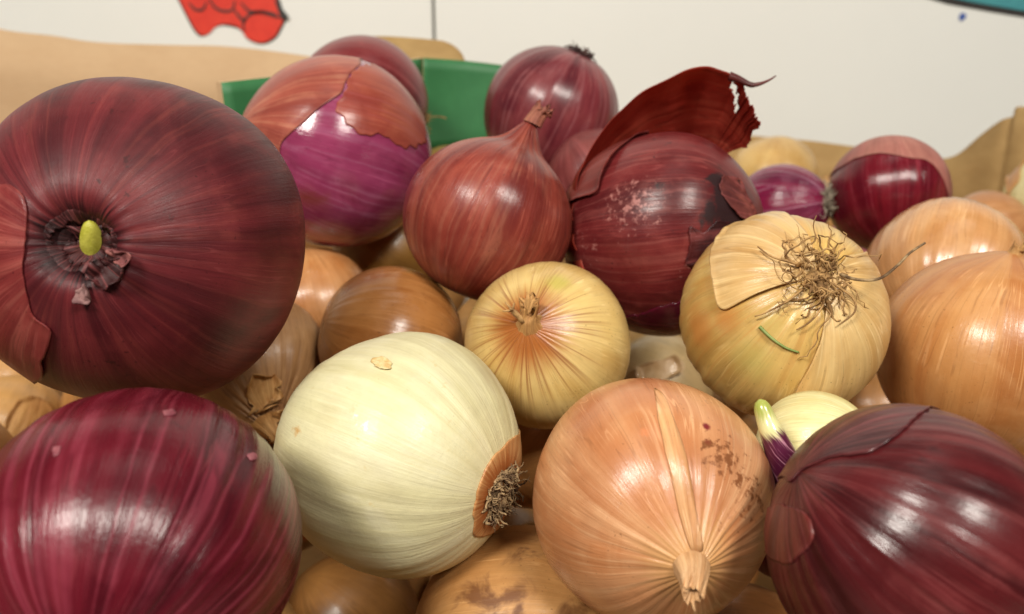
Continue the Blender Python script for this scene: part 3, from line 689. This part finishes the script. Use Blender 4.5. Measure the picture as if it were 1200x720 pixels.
# the standing flap: a cupped sheet, rooted on the back of the bulb, its torn rim leaning to the right
def flap(on):
    be = [206, 192, 178, 160, 148, 136, 126, 117, 105.5, 92.7, 82, 74, 68, 63.6, 60.8, 58, 53.8, 50]
    li = [1.012, 1.015, 1.02, 1.03, 1.05, 1.09, 1.14, 1.21, 1.33, 1.475, 1.62, 1.69, 1.70, 1.685, 1.62, 1.53, 1.48, 1.43]
    al = [50, 52, 54, 58, 64, 72, 78, 82, 86, 88, 88, 87, 86, 86, 87, 88, 90, 92]
    nb, nr = 240, 44
    b = np.linspace(0, 1, nb); x = np.linspace(0, 1, len(be))
    be_, li_, al_ = np.interp(b, x, be), np.interp(b, x, li), np.interp(b, x, al)
    for a_ in (li_, al_, be_):
        for _ in range(4): a_[1:-1] = (a_[:-2] + 2 * a_[1:-1] + a_[2:]) / 4
    rg = np.random.default_rng(5)
    j = rg.normal(size=nb); j = (j + np.roll(j, 1)) / 2
    li_ = li_ + 0.014 * j * np.clip((62 - be_) / 4, 0, 1) + 0.006 * np.sin(be_ * 0.35)
    v = np.linspace(0, 1, nr)[:, None]
    jv = rg.normal(size=nr); jv = 0.9 * np.interp(np.arange(nr), np.arange(0, nr, 4), jv[::4]) + 0.12 * jv
    AL = np.radians(150.0 + (al_[None] - 150.0) * v ** 0.9)
    K = 1.012 + (li_[None] - 1.012) * v ** 1.15
    endw = np.clip((b - 0.86) / 0.14, 0, 1)[None] ** 2
    BE = np.radians(be_)[None] + np.radians(2.2 * jv[:, None] + 5.0 * (1 - v) - 3.0 * np.sin(v * math.pi)) * endw
    K = K + 0.016 * np.sin(6 * BE + 4 * v) * v * (1 - v) * 2 + 0.008 * np.sin(17 * BE - 3 * v) * v
    # the torn corner curls towards the lens
    AL = AL - np.radians(10) * endw * v
    d = np.cos(AL)[..., None] * on.v + np.sin(AL)[..., None] * (np.cos(BE)[..., None] * on.u + np.sin(BE)[..., None] * on.w)
    co = (d * (K * on.r)[..., None]) @ on.B
    i = np.arange(nr - 1)[:, None] * nb; jj = np.arange(nb - 1)[None]
    fc = np.stack([i + jj, i + jj + 1, i + nb + jj + 1, i + nb + jj], -1)
    vm = v[:-1] + 0 * jj; bm_ = be_[None, :-1] + 0 * vm
    hole = (np.abs(vm - 0.86 - (bm_ - 62) * 0.016) < 0.028 + 0.012 * np.sin(bm_ * 3)) & (np.abs(bm_ - 62) < 3.4)      # a small slanting tear near the rim
    fc = fc[~hole].reshape(-1, 4)
    ph, th = on.polar(unit(co))
    m = red_skin('flap_skin', (146, 46, 38), (178, 74, 58), (198, 98, 78), fine=6, fibre_amt=0.35, vein=lin(196, 110, 84), vein_amt=0.25, rough=0.40, coat=0.1, translucent=0.5, blotch=40, blotch_amt=0.7, bump=0.6)
    o = mesh_obj('standing_skin', co.reshape(-1, 3), fc, m, on.o, on.polv(ph, th).reshape(-1, 3))
    sd = o.modifiers.new('thickness', 'SOLIDIFY'); sd.thickness = 0.0002; sd.offset = 0
    # thin twisted strip left hanging at the end of the rim
    k = int(np.argmin(np.abs(be_ - 65))); e = co[-1, k]; U, W_, V_ = [(x_ @ on.B) * on.r / 116 for x_ in (on.u, on.w, on.v)]
    P = spline([e - 6 * U + 0 * W_ - 2 * V_, e + 4 * U - 4 * W_, e + 16 * U - 11 * W_ + 3 * V_, e + 25 * U - 11 * W_ + 4 * V_, e + 36 * U - 7 * W_ + 2 * V_, e + 44 * U - 2 * W_], 5, False)
    vv = np.linspace(0, 1, len(P))
    tubes('skin_tail', [(P, 0.0019 * (1 - vv) ** 1.3 + 0.0003)], red_skin('tail_skin', (60, 14, 14), (84, 22, 20), (110, 40, 34)), on.o, 6, True)
    return o
flap(G)
G.patch('outer_skin', [(662, 256), (676, 239), (692, 233), (704, 227), (708, 210), (718, 190), (738, 168), (762, 152), (744, 138), (704, 152), (668, 196), (652, 240)], red_skin('dull_outer_skin', (112, 46, 42), (138, 66, 58), (156, 88, 76), fine=9, rough=0.45, coat=0.05, translucent=0.2), seed=60, jag=0.012, lift=0.035, off=0.012, rings=16)

# H: small yellow, neck to the lens
Hh = Onion('yellow_onion', POS['H'], (618, 383), h=0.97, neck=0.06, neck_w=0.22, lump=0.012, rib=0.0012, wrinkle=0.004, seed=18)
Hh.build(tan_skin('pale_yellow_skin', (210, 168, 92), (224, 188, 112), (230, 200, 132), neck_c=lin(160, 94, 42), neck_t=(0.80, 0.93), rays=0.75, ray_c=lin(132, 72, 32), fibre_amt=0.35, rough=0.32, coat=0.3, bump=0.22,
                  marks=[(lin(178, 166, 76), 0.35, 1.0, 0.3)]), 150, 90, marks=[(0, 655, 330, 0.25, 0.8)])
tag(Hh.o, 'small pale yellow onion with an orange ringed neck facing forward', 'onion', YEL_G)
M_neck_tan = skin('dry_tan_neck', lin(150, 98, 46), lin(196, 146, 84), lin(214, 172, 112), fine=9, rough=0.6, coat=0.0, bump=0.9)
neck_stub(Hh, M_neck_tan, 0.0072, 0.0026, (0.9, 0.5), 7, 0.4, 0.0006, base=0.0058)
upl = unit((np.array([-1, 0.9, 0.6])[0] * Hh.u + 0.9 * Hh.w + 0.6 * Hh.v) @ Hh.B)
tH = Hh.S(np.array(0.), np.array(math.pi - 0.02))
tubes('neck_tip', [([tH + upl * s_ for s_ in np.linspace(0.002, 0.0095, 6)], np.array([0.0016, 0.0013, 0.001, 0.0012, 0.0009, 0.0004]))] +
      [([tH + upl * 0.008, tH + upl * 0.0095 + np.array(q_) * 0.0025], np.array([0.0006, 0.0003])) for q_ in ((1, 0, 0), (-1, 0.4, 0.2), (0.2, 1, 0.3), (0, -0.6, 0.8))], M_root, Hh.o, 6)

# I, J, K: brown ones in the shade of the big red
I_ = Onion('yellow_onion', POS['I'], (0.9, -0.25, -0.2), h=0.96, seed=19)
I_.build(tan_skin('brown_skin', (160, 94, 40), (182, 116, 56), (196, 134, 74), fibre_amt=0.5, rough=0.3, coat=0.35, bump=0.25))
tag(I_.o, 'smooth golden brown onion directly behind the white onion', 'onion', YEL_G)
J = Onion('yellow_onion', POS['J'], (-0.2, 0.9, 0.0), h=1.05, seed=20)
J.build(tan_skin('orange_skin', (188, 116, 56), (206, 140, 82), (216, 158, 100), rough=0.32, coat=0.3), 110, 64)
tag(J.o, 'orange brown onion peeking out between the big red onion and the brown one', 'onion', YEL_G)
K = Onion('yellow_onion', POS['K'], (318, 490), h=1.0, neck=0.18, neck_w=0.3, wrinkle=0.02, rib=0.003, seed=21)
K.build(tan_skin('papery_skin', (150, 102, 58), (182, 132, 82), (200, 154, 104), fibre_amt=0.9, rough=0.45, bump=0.8), 140, 84)
tag(K.o, 'tan onion with a dry torn neck, in shadow under the biggest red onion', 'onion', YEL_G)
neck_stub(K, M_neck_tan, 0.010, 0.0035, (-0.3, 0.2), 9, 0.6, 0.002, base=0.009)
K.patch('torn_skin', [(328, 470), (338, 462), (344, 478), (340, 496), (328, 500), (322, 486)], M_neck_tan, seed=23, jag=0.1, lift=0.12, off=0.02, rings=8, seg=40)
K.patch('torn_skin', [(296, 440), (322, 436), (328, 462), (304, 476), (286, 470)], M_neck_tan, seed=24, jag=0.1, lift=0.07, off=0.01, rings=8, seg=50)

# L: the white one
L_ = Onion('white_onion', POS['L'], (589, 580), h=1.01, dimple=0.03, root_w=0.2, lump=0.03, rib=0.0014, seed=22, pole_is_root=True, shoulder=0.97)
L_.build(skin('white_skin', lin(199, 191, 147), lin(213, 206, 165), lin(222, 217, 186), fine=9, broad=4, fibre_amt=0.4, blotch_amt=0.4, vein=lin(200, 190, 140), vein_amt=0.3, vein_w=0.06, hair=0.12, specks=0.3, rough=0.46, coat=0.12, bump=0.6, pit=0.25,
              marks=[(lin(196, 150, 84), 0.40, 0.7, 0.8), (lin(240, 236, 218), 0.55, 0.72, 0.7)], spot=lin(200, 170, 104), spot_amt=0.35), 180, 110,
         marks=[(0, 447, 427, 0.10, 0.62), (0, 352, 505, 0.12, 0.55), (1, 425, 497, 0.19, 0.60), (1, 498, 505, 0.16, 0.58)])  # second mark: lamp highlights painted in as two near-white patches
tag(L_.o, 'large creamy white onion in front with dark cut roots on its right side', 'onion')
L_.patch('root_skin', [(613, 500), (596, 514), (574, 536), (559, 566), (552, 600), (553, 628), (578, 622), (606, 612), (640, 590), (650, 540), (632, 504)],
         tan_skin('orange_root_skin', (192, 124, 66), (218, 162, 100), (230, 184, 126), root_c=lin(150, 82, 36), root_t=(0.13, 0.07), fine=15, fibre_amt=0.8, bump=0.4, rough=0.4, coat=0.15), seed=25, jag=0.012, lift=0.003, off=0.004)
root_plate(L_, M_root_dark, 0.19, 0.05, 3)
tubes('root_tuft', root_paths(L_, 260, 0.0062, 0.6, 0.40, 0.00045, 6, 0.21), M_root_dark, L_.o, 4)
L_.patch('bud_scar', [(436, 424), (444, 419), (458, 425), (461, 433), (450, 436), (440, 432)], simple('bud_scar', lin(196, 162, 104), lin(220, 204, 154), 260, 0.6, 0.5), seed=27, off=0.001, lift=0.012, jag=0.12, rings=6, seg=36)

# M: peach coloured in front, folded skin running to its neck
M_ = Onion('yellow_onion', POS['M'], (808, 655), h=1.0, neck=0.12, neck_w=0.24, lump=0.025, rib=0.0004, wrinkle=0.0030, seed=23)
M_.build(tan_skin('peach_skin', (196, 122, 72), (214, 148, 98), (224, 166, 116), fine=12, fibre_amt=0.45, vein=lin(228, 184, 140), vein_amt=0.3, vein_w=0.05, rough=0.34, coat=0.25, bump=0.4,
                  marks=[(lin(126, 76, 44), 0.42, 0.66, 1.3), (lin(120, 30, 34), 0.45, 0.8, 0.25), (lin(204, 122, 72), 0.4, 0.9, 0.8)], neck_c=lin(200, 150, 96), neck_t=(0.86, 0.97)), 220, 140,
         marks=[(0, 852, 540, 0.36, 0.54), (0, 880, 585, 0.34, 0.52), (0, 866, 560, 0.3, 0.5), (0, 840, 475, 0.25, 0.42), (0, 884, 510, 0.25, 0.46), (0, 845, 610, 0.18, 0.40), (0, 829, 520, 0.07, 0.7), (1, 828, 500, 0.055, 0.9), (1, 829, 518, 0.07, 0.62), (2, 757, 508, 0.10, 0.6)])
tag(M_.o, 'peach tan onion in front with a creased pale fold and dark freckles', 'onion', YEL_G)
M_fold = skin('pale_fold', lin(190, 132, 84), lin(212, 160, 110), lin(226, 186, 140), fine=14, rough=0.32, coat=0.25, bump=0.8, fibre_amt=0.9)
M_.patch('skin_fold', [(766, 456), (776, 462), (790, 496), (802, 530), (810, 570), (816, 618), (820, 640), (804, 640), (796, 606), (788, 566), (780, 534), (771, 494)], M_fold, seed=28, off=0.004, lift=-0.004, jag=0.01, ridge=0.022, rings=10, seg=110)
neck_stub(M_, skin('pale_dry_neck', lin(180, 128, 80), lin(218, 170, 122), lin(234, 196, 152), fine=9, rough=0.5, coat=0.1, bump=0.9), 0.0080, 0.0048, (0.5, 0.3), 11, 0.26, 0.0, base=0.0050, pinch=0.5)

# N: curly roots, several skins
N_ = Onion('yellow_onion', POS['N'], (962, 322), h=0.97, dimple=0.06, root_w=0.26, lump=0.025, rib=0.003, seed=24, pole_is_root=True)
N_.build(tan_skin('straw_skin', (206, 160, 80), (222, 182, 102), (230, 200, 128), fine=10, fibre_amt=0.6, vein=lin(186, 116, 52), vein_amt=0.35, vein_w=0.07, rough=0.33, coat=0.3, bump=0.4,
                  marks=[(lin(184, 172, 98), 0.40, 0.95, -0.5), (lin(190, 126, 62), 0.42, 1.0, -0.5)]), 180, 110,
         marks=[(0, 880, 425, 0.38, 0.75), (0, 905, 380, 0.25, 0.6), (0, 830, 470, 0.3, 0.5), (1, 815, 385, 0.34, 0.95), (1, 850, 372, 0.25, 0.8), (1, 980, 440, 0.3, 0.5)])
tag(N_.o, 'straw yellow onion with a tangle of long curly roots facing forward', 'onion', YEL_G)
M_Nskin = tan_skin('straw_outer_skin', (212, 162, 92), (228, 186, 118), (236, 204, 146), fine=9, fibre_amt=0.6, bump=0.5, rough=0.36, vein=lin(236, 206, 146), vein_amt=0.4)
N_.patch('outer_skin', [(842, 283), (834, 300), (838, 330), (844, 360), (852, 364), (876, 352), (906, 338), (940, 326), (960, 310), (950, 280), (916, 252), (880, 252), (858, 266)], M_Nskin, seed=30, jag=0.006, lift=0.02, off=0.012, thick=0.0006)
N_.patch('outer_skin', [(966, 380), (952, 420), (934, 450), (922, 476), (950, 500), (1010, 480), (1052, 420), (1056, 330), (1030, 280), (990, 300), (972, 330)], M_Nskin, seed=31, jag=0.006, lift=0.012, off=0.010, center=(1000, 390), thick=0.0006)
root_plate(N_, M_root, 0.13, 0.05, 4)
tubes('root_tuft', root_paths(N_, 66, 0.026, 1.5, 0.58, 0.00042, 8, 0.20, 0.04), M_root, N_.o, 5)['kind'] = 'stuff'
def lp(on, px, py, k): return on.loc_dir(px, py) * on.r * k
def long_root(on, L, rad, mat, name='root'):
    P = spline([lp(on, *q) for q in L], 6, False)
    return tubes(name, [(P, np.linspace(rad, rad * 0.5, len(P)))], mat, on.o, 5)
wp3 = lambda px, py, y: (np.array(P3(px, py, y)) - N_.c) @ N_.B
Pp = spline([lp(N_, 985, 322, 1.0), wp3(1005, 328, 0.272), wp3(1030, 327, 0.27), wp3(1050, 313, 0.27), wp3(1066, 297, 0.272), wp3(1084, 285, 0.275)], 6, False)
tubes('root', [(Pp, np.linspace(0.0006, 0.0004, len(Pp)))], M_root_dark, N_.o, 5)
long_root(N_, [(950, 330, 0.98), (925, 352, 1.03), (900, 366, 1.05), (886, 371, 1.05)], 0.0005, M_root)
long_root(N_, [(950, 312, 0.98), (922, 310, 1.05), (905, 306, 1.07), (890, 296, 1.08)], 0.0005, M_root)
long_root(N_, [(965, 340, 0.98), (962, 358, 1.05), (948, 376, 1.06), (932, 386, 1.06)], 0.0005, M_root)
long_root(N_, [(975, 330, 0.98), (994, 350, 1.05), (996, 366, 1.06), (980, 380, 1.05)], 0.0005, M_root)
long_root(N_, [(890, 383, 1.005), (904, 396, 1.012), (920, 407, 1.012), (936, 413, 1.005)], 0.0007, M_green_wisp, 'green_splinter')

# O, P: orange ones on the right
O_ = Onion('yellow_onion', POS['O'], (1186, 297), h=0.98, neck=0.03, neck_w=0.2, lump=0.018, rib=0.001, seed=25)
O_.build(tan_skin('orange_brown_skin', (190, 116, 56), (208, 142, 78), (222, 164, 104), fine=12, fibre_amt=0.35, rough=0.36, coat=0.25, bump=0.35, pit=0.35, spot=lin(150, 82, 40), spot_amt=0.35), 150, 90)
tag(O_.o, 'big orange brown onion at the right edge with a finely pitted skin', 'onion', YEL_G)
neck_stub(O_, M_neck_tan, 0.004, 0.0022, (0.4, 0.2), 12, 0.5, 0.0008, base=0.005)
P_ = Onion('yellow_onion', POS['P'], (0.15, 0.75, -0.6), h=0.97, seed=26, rib=0.002)
P_.build(tan_skin('light_orange_skin', (200, 136, 78), (216, 158, 100), (228, 178, 124), fine=10, rough=0.28, coat=0.4, bump=0.3), 130, 76)
tag(P_.o, 'light orange onion behind the pitted orange brown one', 'onion', YEL_G)

# Q, R: red ones far right
Q = Onion('red_onion', POS['Q'], (0.05, -0.9, 0.3), h=0.98, seed=27)
Q.build(red_skin('wine_red_skin', (84, 12, 28), (112, 22, 38), (130, 36, 50), vein=lin(160, 70, 84), vein_amt=0.35, rough=0.22, coat=0.5, bump=0.7), 120, 70)
tag(Q.o, 'shiny wine red onion at back right with dull pale skin on top', 'onion', RED_G)
Q.patch('dry_skin', [(966, 212), (985, 196), (1010, 184), (1035, 180), (1062, 186), (1086, 188), (1104, 206), (1112, 240), (1130, 220), (1110, 150), (1040, 140), (980, 160)],
        red_skin('pale_dry_skin', (138, 92, 84), (164, 118, 106), (184, 142, 126), fine=12, rough=0.55, coat=0.05), seed=33, jag=0.02, lift=0.01, center=(1046, 168))
Rr = Onion('red_onion', POS['R'], (0.92, 0.1, 0.38), h=1.1, seed=28, pole_is_root=True, rib=0.004, dimple=0.0)
Rr.build(red_skin('violet_skin', (92, 16, 56), (128, 30, 70), (146, 84, 116), vein=lin(178, 130, 150), vein_amt=0.6, broad=2.2, rough=0.22, coat=0.5, bump=0.7), 110, 64)
tag(Rr.o, 'small purple onion with a grey fuzzy root tuft, behind the curly rooted one', 'onion', RED_G)
tubes('root_tuft', root_paths(Rr, 150, 0.010, 0.6, 0.35, 0.0004, 9, 0.26), M_root_grey, Rr.o, 4)

# S, T, UU, RR: far ones
S_ = Onion('yellow_onion', POS['S'], (0.1, 0.9, 0.3), h=0.9, seed=29)
S_.build(tan_skin('pale_gold_skin', (206, 158, 84), (220, 178, 106), (230, 192, 126), rough=0.4), 90, 56)
tag(S_.o, 'pale golden onion at the back by the brown cardboard rim', 'onion', YEL_G)
T_ = Onion('white_onion', POS['T'], (0.2, 0.9, -0.3), h=1.15, seed=30)
T_.build(skin('greenish_white_skin', lin(190, 178, 124), lin(208, 196, 146), lin(220, 210, 166), rough=0.35), 90, 56)
tag(T_.o, 'greenish white onion cut off by the right edge, orange skin on its side', 'onion')
T_.patch('dry_skin', [(1180, 200), (1192, 184), (1206, 186), (1196, 210), (1186, 230)], tan_skin('far_orange_skin', (196, 130, 60), (214, 150, 80), (222, 170, 100)), seed=34, jag=0.05, lift=0.03, off=0.01, rings=8, seg=50)
UU = Onion('yellow_onion', POS['UU'], (0.8, 0.4, 0.2), h=0.95, seed=31)
UU.build(tan_skin('far_tan_skin', (178, 116, 66), (196, 136, 84), (206, 150, 98)), 80, 48)
tag(UU.o, 'small tan onion far right, sunk behind the light orange one', 'onion', YEL_G)
RR = Onion('red_onion', POS['RR'], (-0.9, 0.3, 0.2), h=1.0, seed=32)
RR.build(red_skin('pale_purple_skin', (130, 60, 90), (170, 110, 120), (206, 176, 150), vein=lin(110, 30, 70), vein_amt=0.6, rough=0.3, coat=0.4), 80, 48)
tag(RR.o, 'little pale purple striped onion glimpsed above the curly roots', 'onion', RED_G)

# V: bottom right, close
V = Onion('red_onion', POS['V'], (-0.72, 0.42, 0.50), h=1.0, lump=0.02, seed=33, rib=0.003)
V.build(red_skin('maroon_skin', (54, 13, 17), (84, 26, 30), (110, 44, 46), broad=3.6, fine=8, fibre_amt=0.35, vein=lin(126, 60, 60), vein_amt=0.35, vein_w=0.10, rough=0.33, coat=0.35, bump=0.5, blotch_amt=0.4), 180, 100)
tag(V.o, 'dark maroon striped onion at lower right with a cracked outer skin', 'onion', RED_G)
V.patch('cracked_skin', [(926, 568), (940, 550), (966, 538), (1000, 534), (1030, 528), (1052, 512), (1066, 500), (1090, 480), (1160, 440), (1060, 420), (960, 450), (900, 520), (905, 560)],
        red_skin('upper_maroon_skin', (58, 22, 27), (82, 36, 40), (104, 56, 58), fine=8, rough=0.36, coat=0.25, vein_amt=0.3), seed=35, jag=0.010, lift=0.005, off=0.005, center=(1010, 480), thick=0.0006)
V.patch('cracked_skin', [(946, 600), (956, 618), (948, 640), (930, 662), (912, 660), (900, 646), (880, 650), (890, 600), (920, 590)], red_skin('worn_maroon_skin', (72, 22, 26), (104, 44, 40), (130, 70, 58), rough=0.4), seed=36, jag=0.05, lift=0.004, off=0.003, rings=10, seg=70)

# W, X: behind the front right ones
W = Onion('white_onion', POS['W'], (1.0, 0.15, 0.25), h=0.98, seed=34, rib=0.004)
W.build(skin('cream_skin', lin(214, 202, 138), lin(228, 220, 164), lin(234, 228, 184), fine=9, fibre_amt=0.8, vein=lin(190, 156, 84), vein_amt=0.4, rough=0.38, bump=0.45), 120, 70)
tag(W.o, 'small creamy white onion behind the purple sprout, mostly covered by the maroon one', 'onion')
X = Onion('red_onion', POS['X'], (914, 560), h=1.0, neck=0.25, neck_w=0.4, seed=35)
X.build(red_skin('hidden_red_skin', (76, 14, 40), (104, 26, 54), (120, 40, 62)), 90, 56)
tag(X.o, 'red onion buried between front ones, sending up a purple green tipped sprout', 'onion', RED_G)
q = NT('purple_sprout')
pt = q.n('ShaderNodeAttribute', 1, {'attribute_name': 'pol'}); sp_ = q.t.nodes.new('ShaderNodeSeparateXYZ'); q.put(sp_.inputs[0], pt)
nz = q.noise(q.vmath('MULTIPLY', pt, (5, 5, 3)), 1.0, 3.0)
tz = q.math('ADD', sp_.outputs[2], q.math('MULTIPLY', q.math('SUBTRACT', nz, 0.5), 0.28))
cc = q.mix(q.step(tz, 0.50, 0.60), q.mix(q.step(nz, 0.56, 0.66), lin(84, 26, 54), lin(176, 120, 138)), lin(214, 208, 150))
cc = q.mix(q.step(tz, 0.64, 0.90), cc, lin(160, 168, 78))
pb = q.n('ShaderNodeBsdfPrincipled', Base_Color=cc, Roughness=0.3, Coat_Weight=0.3)
q.t.links.new(pb, q.out.inputs['Surface'])
def xp(px, py, y): return (np.array(P3(px, py, y)) - X.c) @ X.B
SP = spline([xp(936, 590, 0.236), xp(921, 547, 0.231), xp(907, 513, 0.232), xp(897, 489, 0.235), xp(890, 468, 0.237)], 5, False)
vv = np.linspace(0, 1, len(SP))
tubes('sprout', [(SP, np.where(vv < 0.5, 0.0060 - 0.0022 * vv / 0.5, 0.0038 - 0.0016 * (vv - 0.5) / 0.5) * np.sqrt(np.clip(1 - np.clip((vv - 0.82) / 0.18, 0, 1) ** 2, 0.02, 1)))], q.m, X.o, 18, True)

# Y, Z, AA, BB and what shows in the gaps
Y = Onion('yellow_onion', POS['Y'], (0.9, 0.1, 0.35), h=1.0, seed=36, lump=0.03)
Y.build(tan_skin('dusty_tan_skin', (176, 118, 58), (198, 142, 80), (206, 154, 92), rough=0.5, coat=0.05, bump=0.4, blotch=75, marks=[(lin(112, 70, 36), 0.30, 0.62, -1.6)]), 140, 80,
        marks=[(0, 620, 690, 0.5, 0.5), (0, 560, 700, 0.4, 0.46), (0, 690, 700, 0.4, 0.45)])
tag(Y.o, 'dusty tan onion at the bottom edge with brown smudges, out of focus', 'onion', YEL_G)
low = [('Z', 'tan onion low at the bottom edge, beneath the white onion', (178, 120, 58), 0), ('AA', 'tan onion with a dirty patch wedged under the white onion roots', (176, 118, 62), 1),
       ('BB', 'golden onion at the left edge under the biggest red onion', (206, 150, 80), 0), ('DD', 'dim yellow onion in shadow below the two-tone purple onion', (176, 124, 52), 0),
       ('EE', 'pale skinned onion deep between the small yellow and straw onions', (208, 176, 120), 0), ('CC', 'tan onion in the dark gap left of the white onion', (186, 112, 66), 0),
       ('GG', 'brown onion low in the gap between peach and maroon onions', (150, 92, 46), 0), ('HH', 'small yellow onion far back against the green carton', (206, 164, 82), 0)]
for k_, lab, m_, mk_ in low:
    o_ = Onion('yellow_onion', POS[k_], (random.uniform(-1, 1), random.uniform(-0.3, 1), random.uniform(-0.2, 0.6)), h=0.98, seed=40 + len(lab), rib=0.003)
    o_.build(tan_skin('yellow_skin', tuple(x * 0.9 for x in m_), m_, tuple(min(255, x * 1.08) for x in m_), marks=[(lin(96, 62, 34), 0.42, 0.7, 1.2)] if mk_ else ()), 100, 60,
             marks=[(0, 620, 632, 0.45, 0.6)] if mk_ else None)
    tag(o_.o, lab, 'onion', YEL_G)
    if k_ == 'BB':
        o_.patch('loose_skin', [(20, 470), (44, 466), (60, 480), (50, 510), (20, 524), (0, 520), (8, 490)], M_neck_tan, seed=51, jag=0.04, lift=0.05, off=0.02, rings=10, seg=70)
    if k_ == 'EE':
        o_.patch('loose_skin', [(748, 432), (772, 424), (790, 420), (800, 436), (780, 446), (752, 450)], simple('silvery_skin', lin(190, 152, 104), lin(214, 182, 138), 90, 0.42, 0.5, coat=0.1), seed=52, jag=0.06, lift=0.08, off=0.03, rings=10, seg=60)
II = Onion('red_onion', POS['II'], (-0.5, 0.8, 0.2), h=1.0, seed=50)
II.build(red_skin('dull_red_skin', (96, 44, 46), (122, 64, 62), (136, 82, 76), rough=0.45, coat=0.1), 90, 56)
tag(II.o, 'dull red onion squeezed between the coppery one and the standing flap', 'onion', RED_G)

# lower layer: slivers in the gaps, plus unseen onions added to keep light out
FILL = [(232.6, 507.3, -233.9, 33.0), (-2.9, 440.2, -298.8, 31.2), (-69.6, 413.5, -294.3, 35.7), (-2.7, 433.9, -163.4, 33.0), (-273.4, 358.6, -202.6, 36.1), (285.5, 741.1, -152.5, 33.5), (-232.7, 461.4, -212.6, 31.3), (-63.9, 588.8, -172.3, 32.7), (156.1, 429.5, -233.4, 35.8), (-329.2, 509.5, -219.9, 33.1), (-181.9, 392.2, -170.7, 33.7), (157.6, 500.5, -236.0, 32.6), (-144.3, 632.0, -150.3, 36.3), (12.7, 512.1, -150.2, 32.0), (-162.8, 278.4, -185.2, 35.7), (-180.1, 292.5, -298.6, 31.4), (97.1, 337.2, -294.2, 35.8), (-164.1, 230.0, -263.0, 31.8), (-148.7, 454.2, -174.3, 35.5), (6.7, 280.6, -296.7, 33.3), (184.5, 411.6, -298.3, 31.7), (-160.3, 367.4, -296.5, 33.5), (17.6, 325.0, -240.4, 31.3), (151.1, 292.0, -295.8, 34.2), (-89.0, 241.0, -294.3, 35.7), (-21.7, 456.6, -227.3, 33.1), (46.6, 392.8, -297.0, 33.0), (148.6, 235.4, -228.4, 34.5), (-173.2, 361.8, -233.4, 31.3), (-180.6, 444.4, -294.1, 35.9), (107.6, 414.0, -284.5, 31.9), (-48.9, 396.4, -195.3, 31.1), (199.1, 337.5, -297.8, 32.2), (-128.7, 427.0, -246.2, 36.7), (154.3, 450.5, -152.9, 31.1), (208.4, 297.5, -198.7, 32.2), (79.5, 359.3, -230.6, 34.1), (-108.6, 258.2, -220.8, 31.9), (10.6, 358.3, -177.0, 35.6)]
fm = [tan_skin('shaded_yellow_skin', tuple(x * 0.88 for x in c_), c_, tuple(min(255, x * 1.08) for x in c_)) for c_ in ((186, 126, 66), (204, 150, 86))]
src = []
for i, p_ in enumerate(FILL):
    o_ = Onion('yellow_onion', p_, (math.sin(i * 2.1), math.cos(i * 1.7), 0.3), h=0.98, seed=80 + i % 2)
    if i < 2:
        o_.build(fm[i], 64, 40); src.append((o_.o, o_.r)); ob = o_.o
    else:
        s0, r0 = src[i % 2]
        ob = s0.copy(); COL.objects.link(ob); ob.location = o_.c.tolist(); ob.rotation_euler = (i * 1.3, i * 0.7, i)
        ob.scale = (o_.r / r0,) * 3
    if i == 0: tag(ob, 'shaded onion in the gap between straw yellow and pitted orange brown ones', 'onion', YEL_G)
    elif p_[0] == -2.7: tag(ob, 'yellow onion sliver between the smooth golden brown and the small pale yellow onion', 'onion', YEL_G)
    else: tag(ob, 'yellow onion buried in the shaded lower layer beneath the pile', 'onion', 'yellow onions of the lower layer')
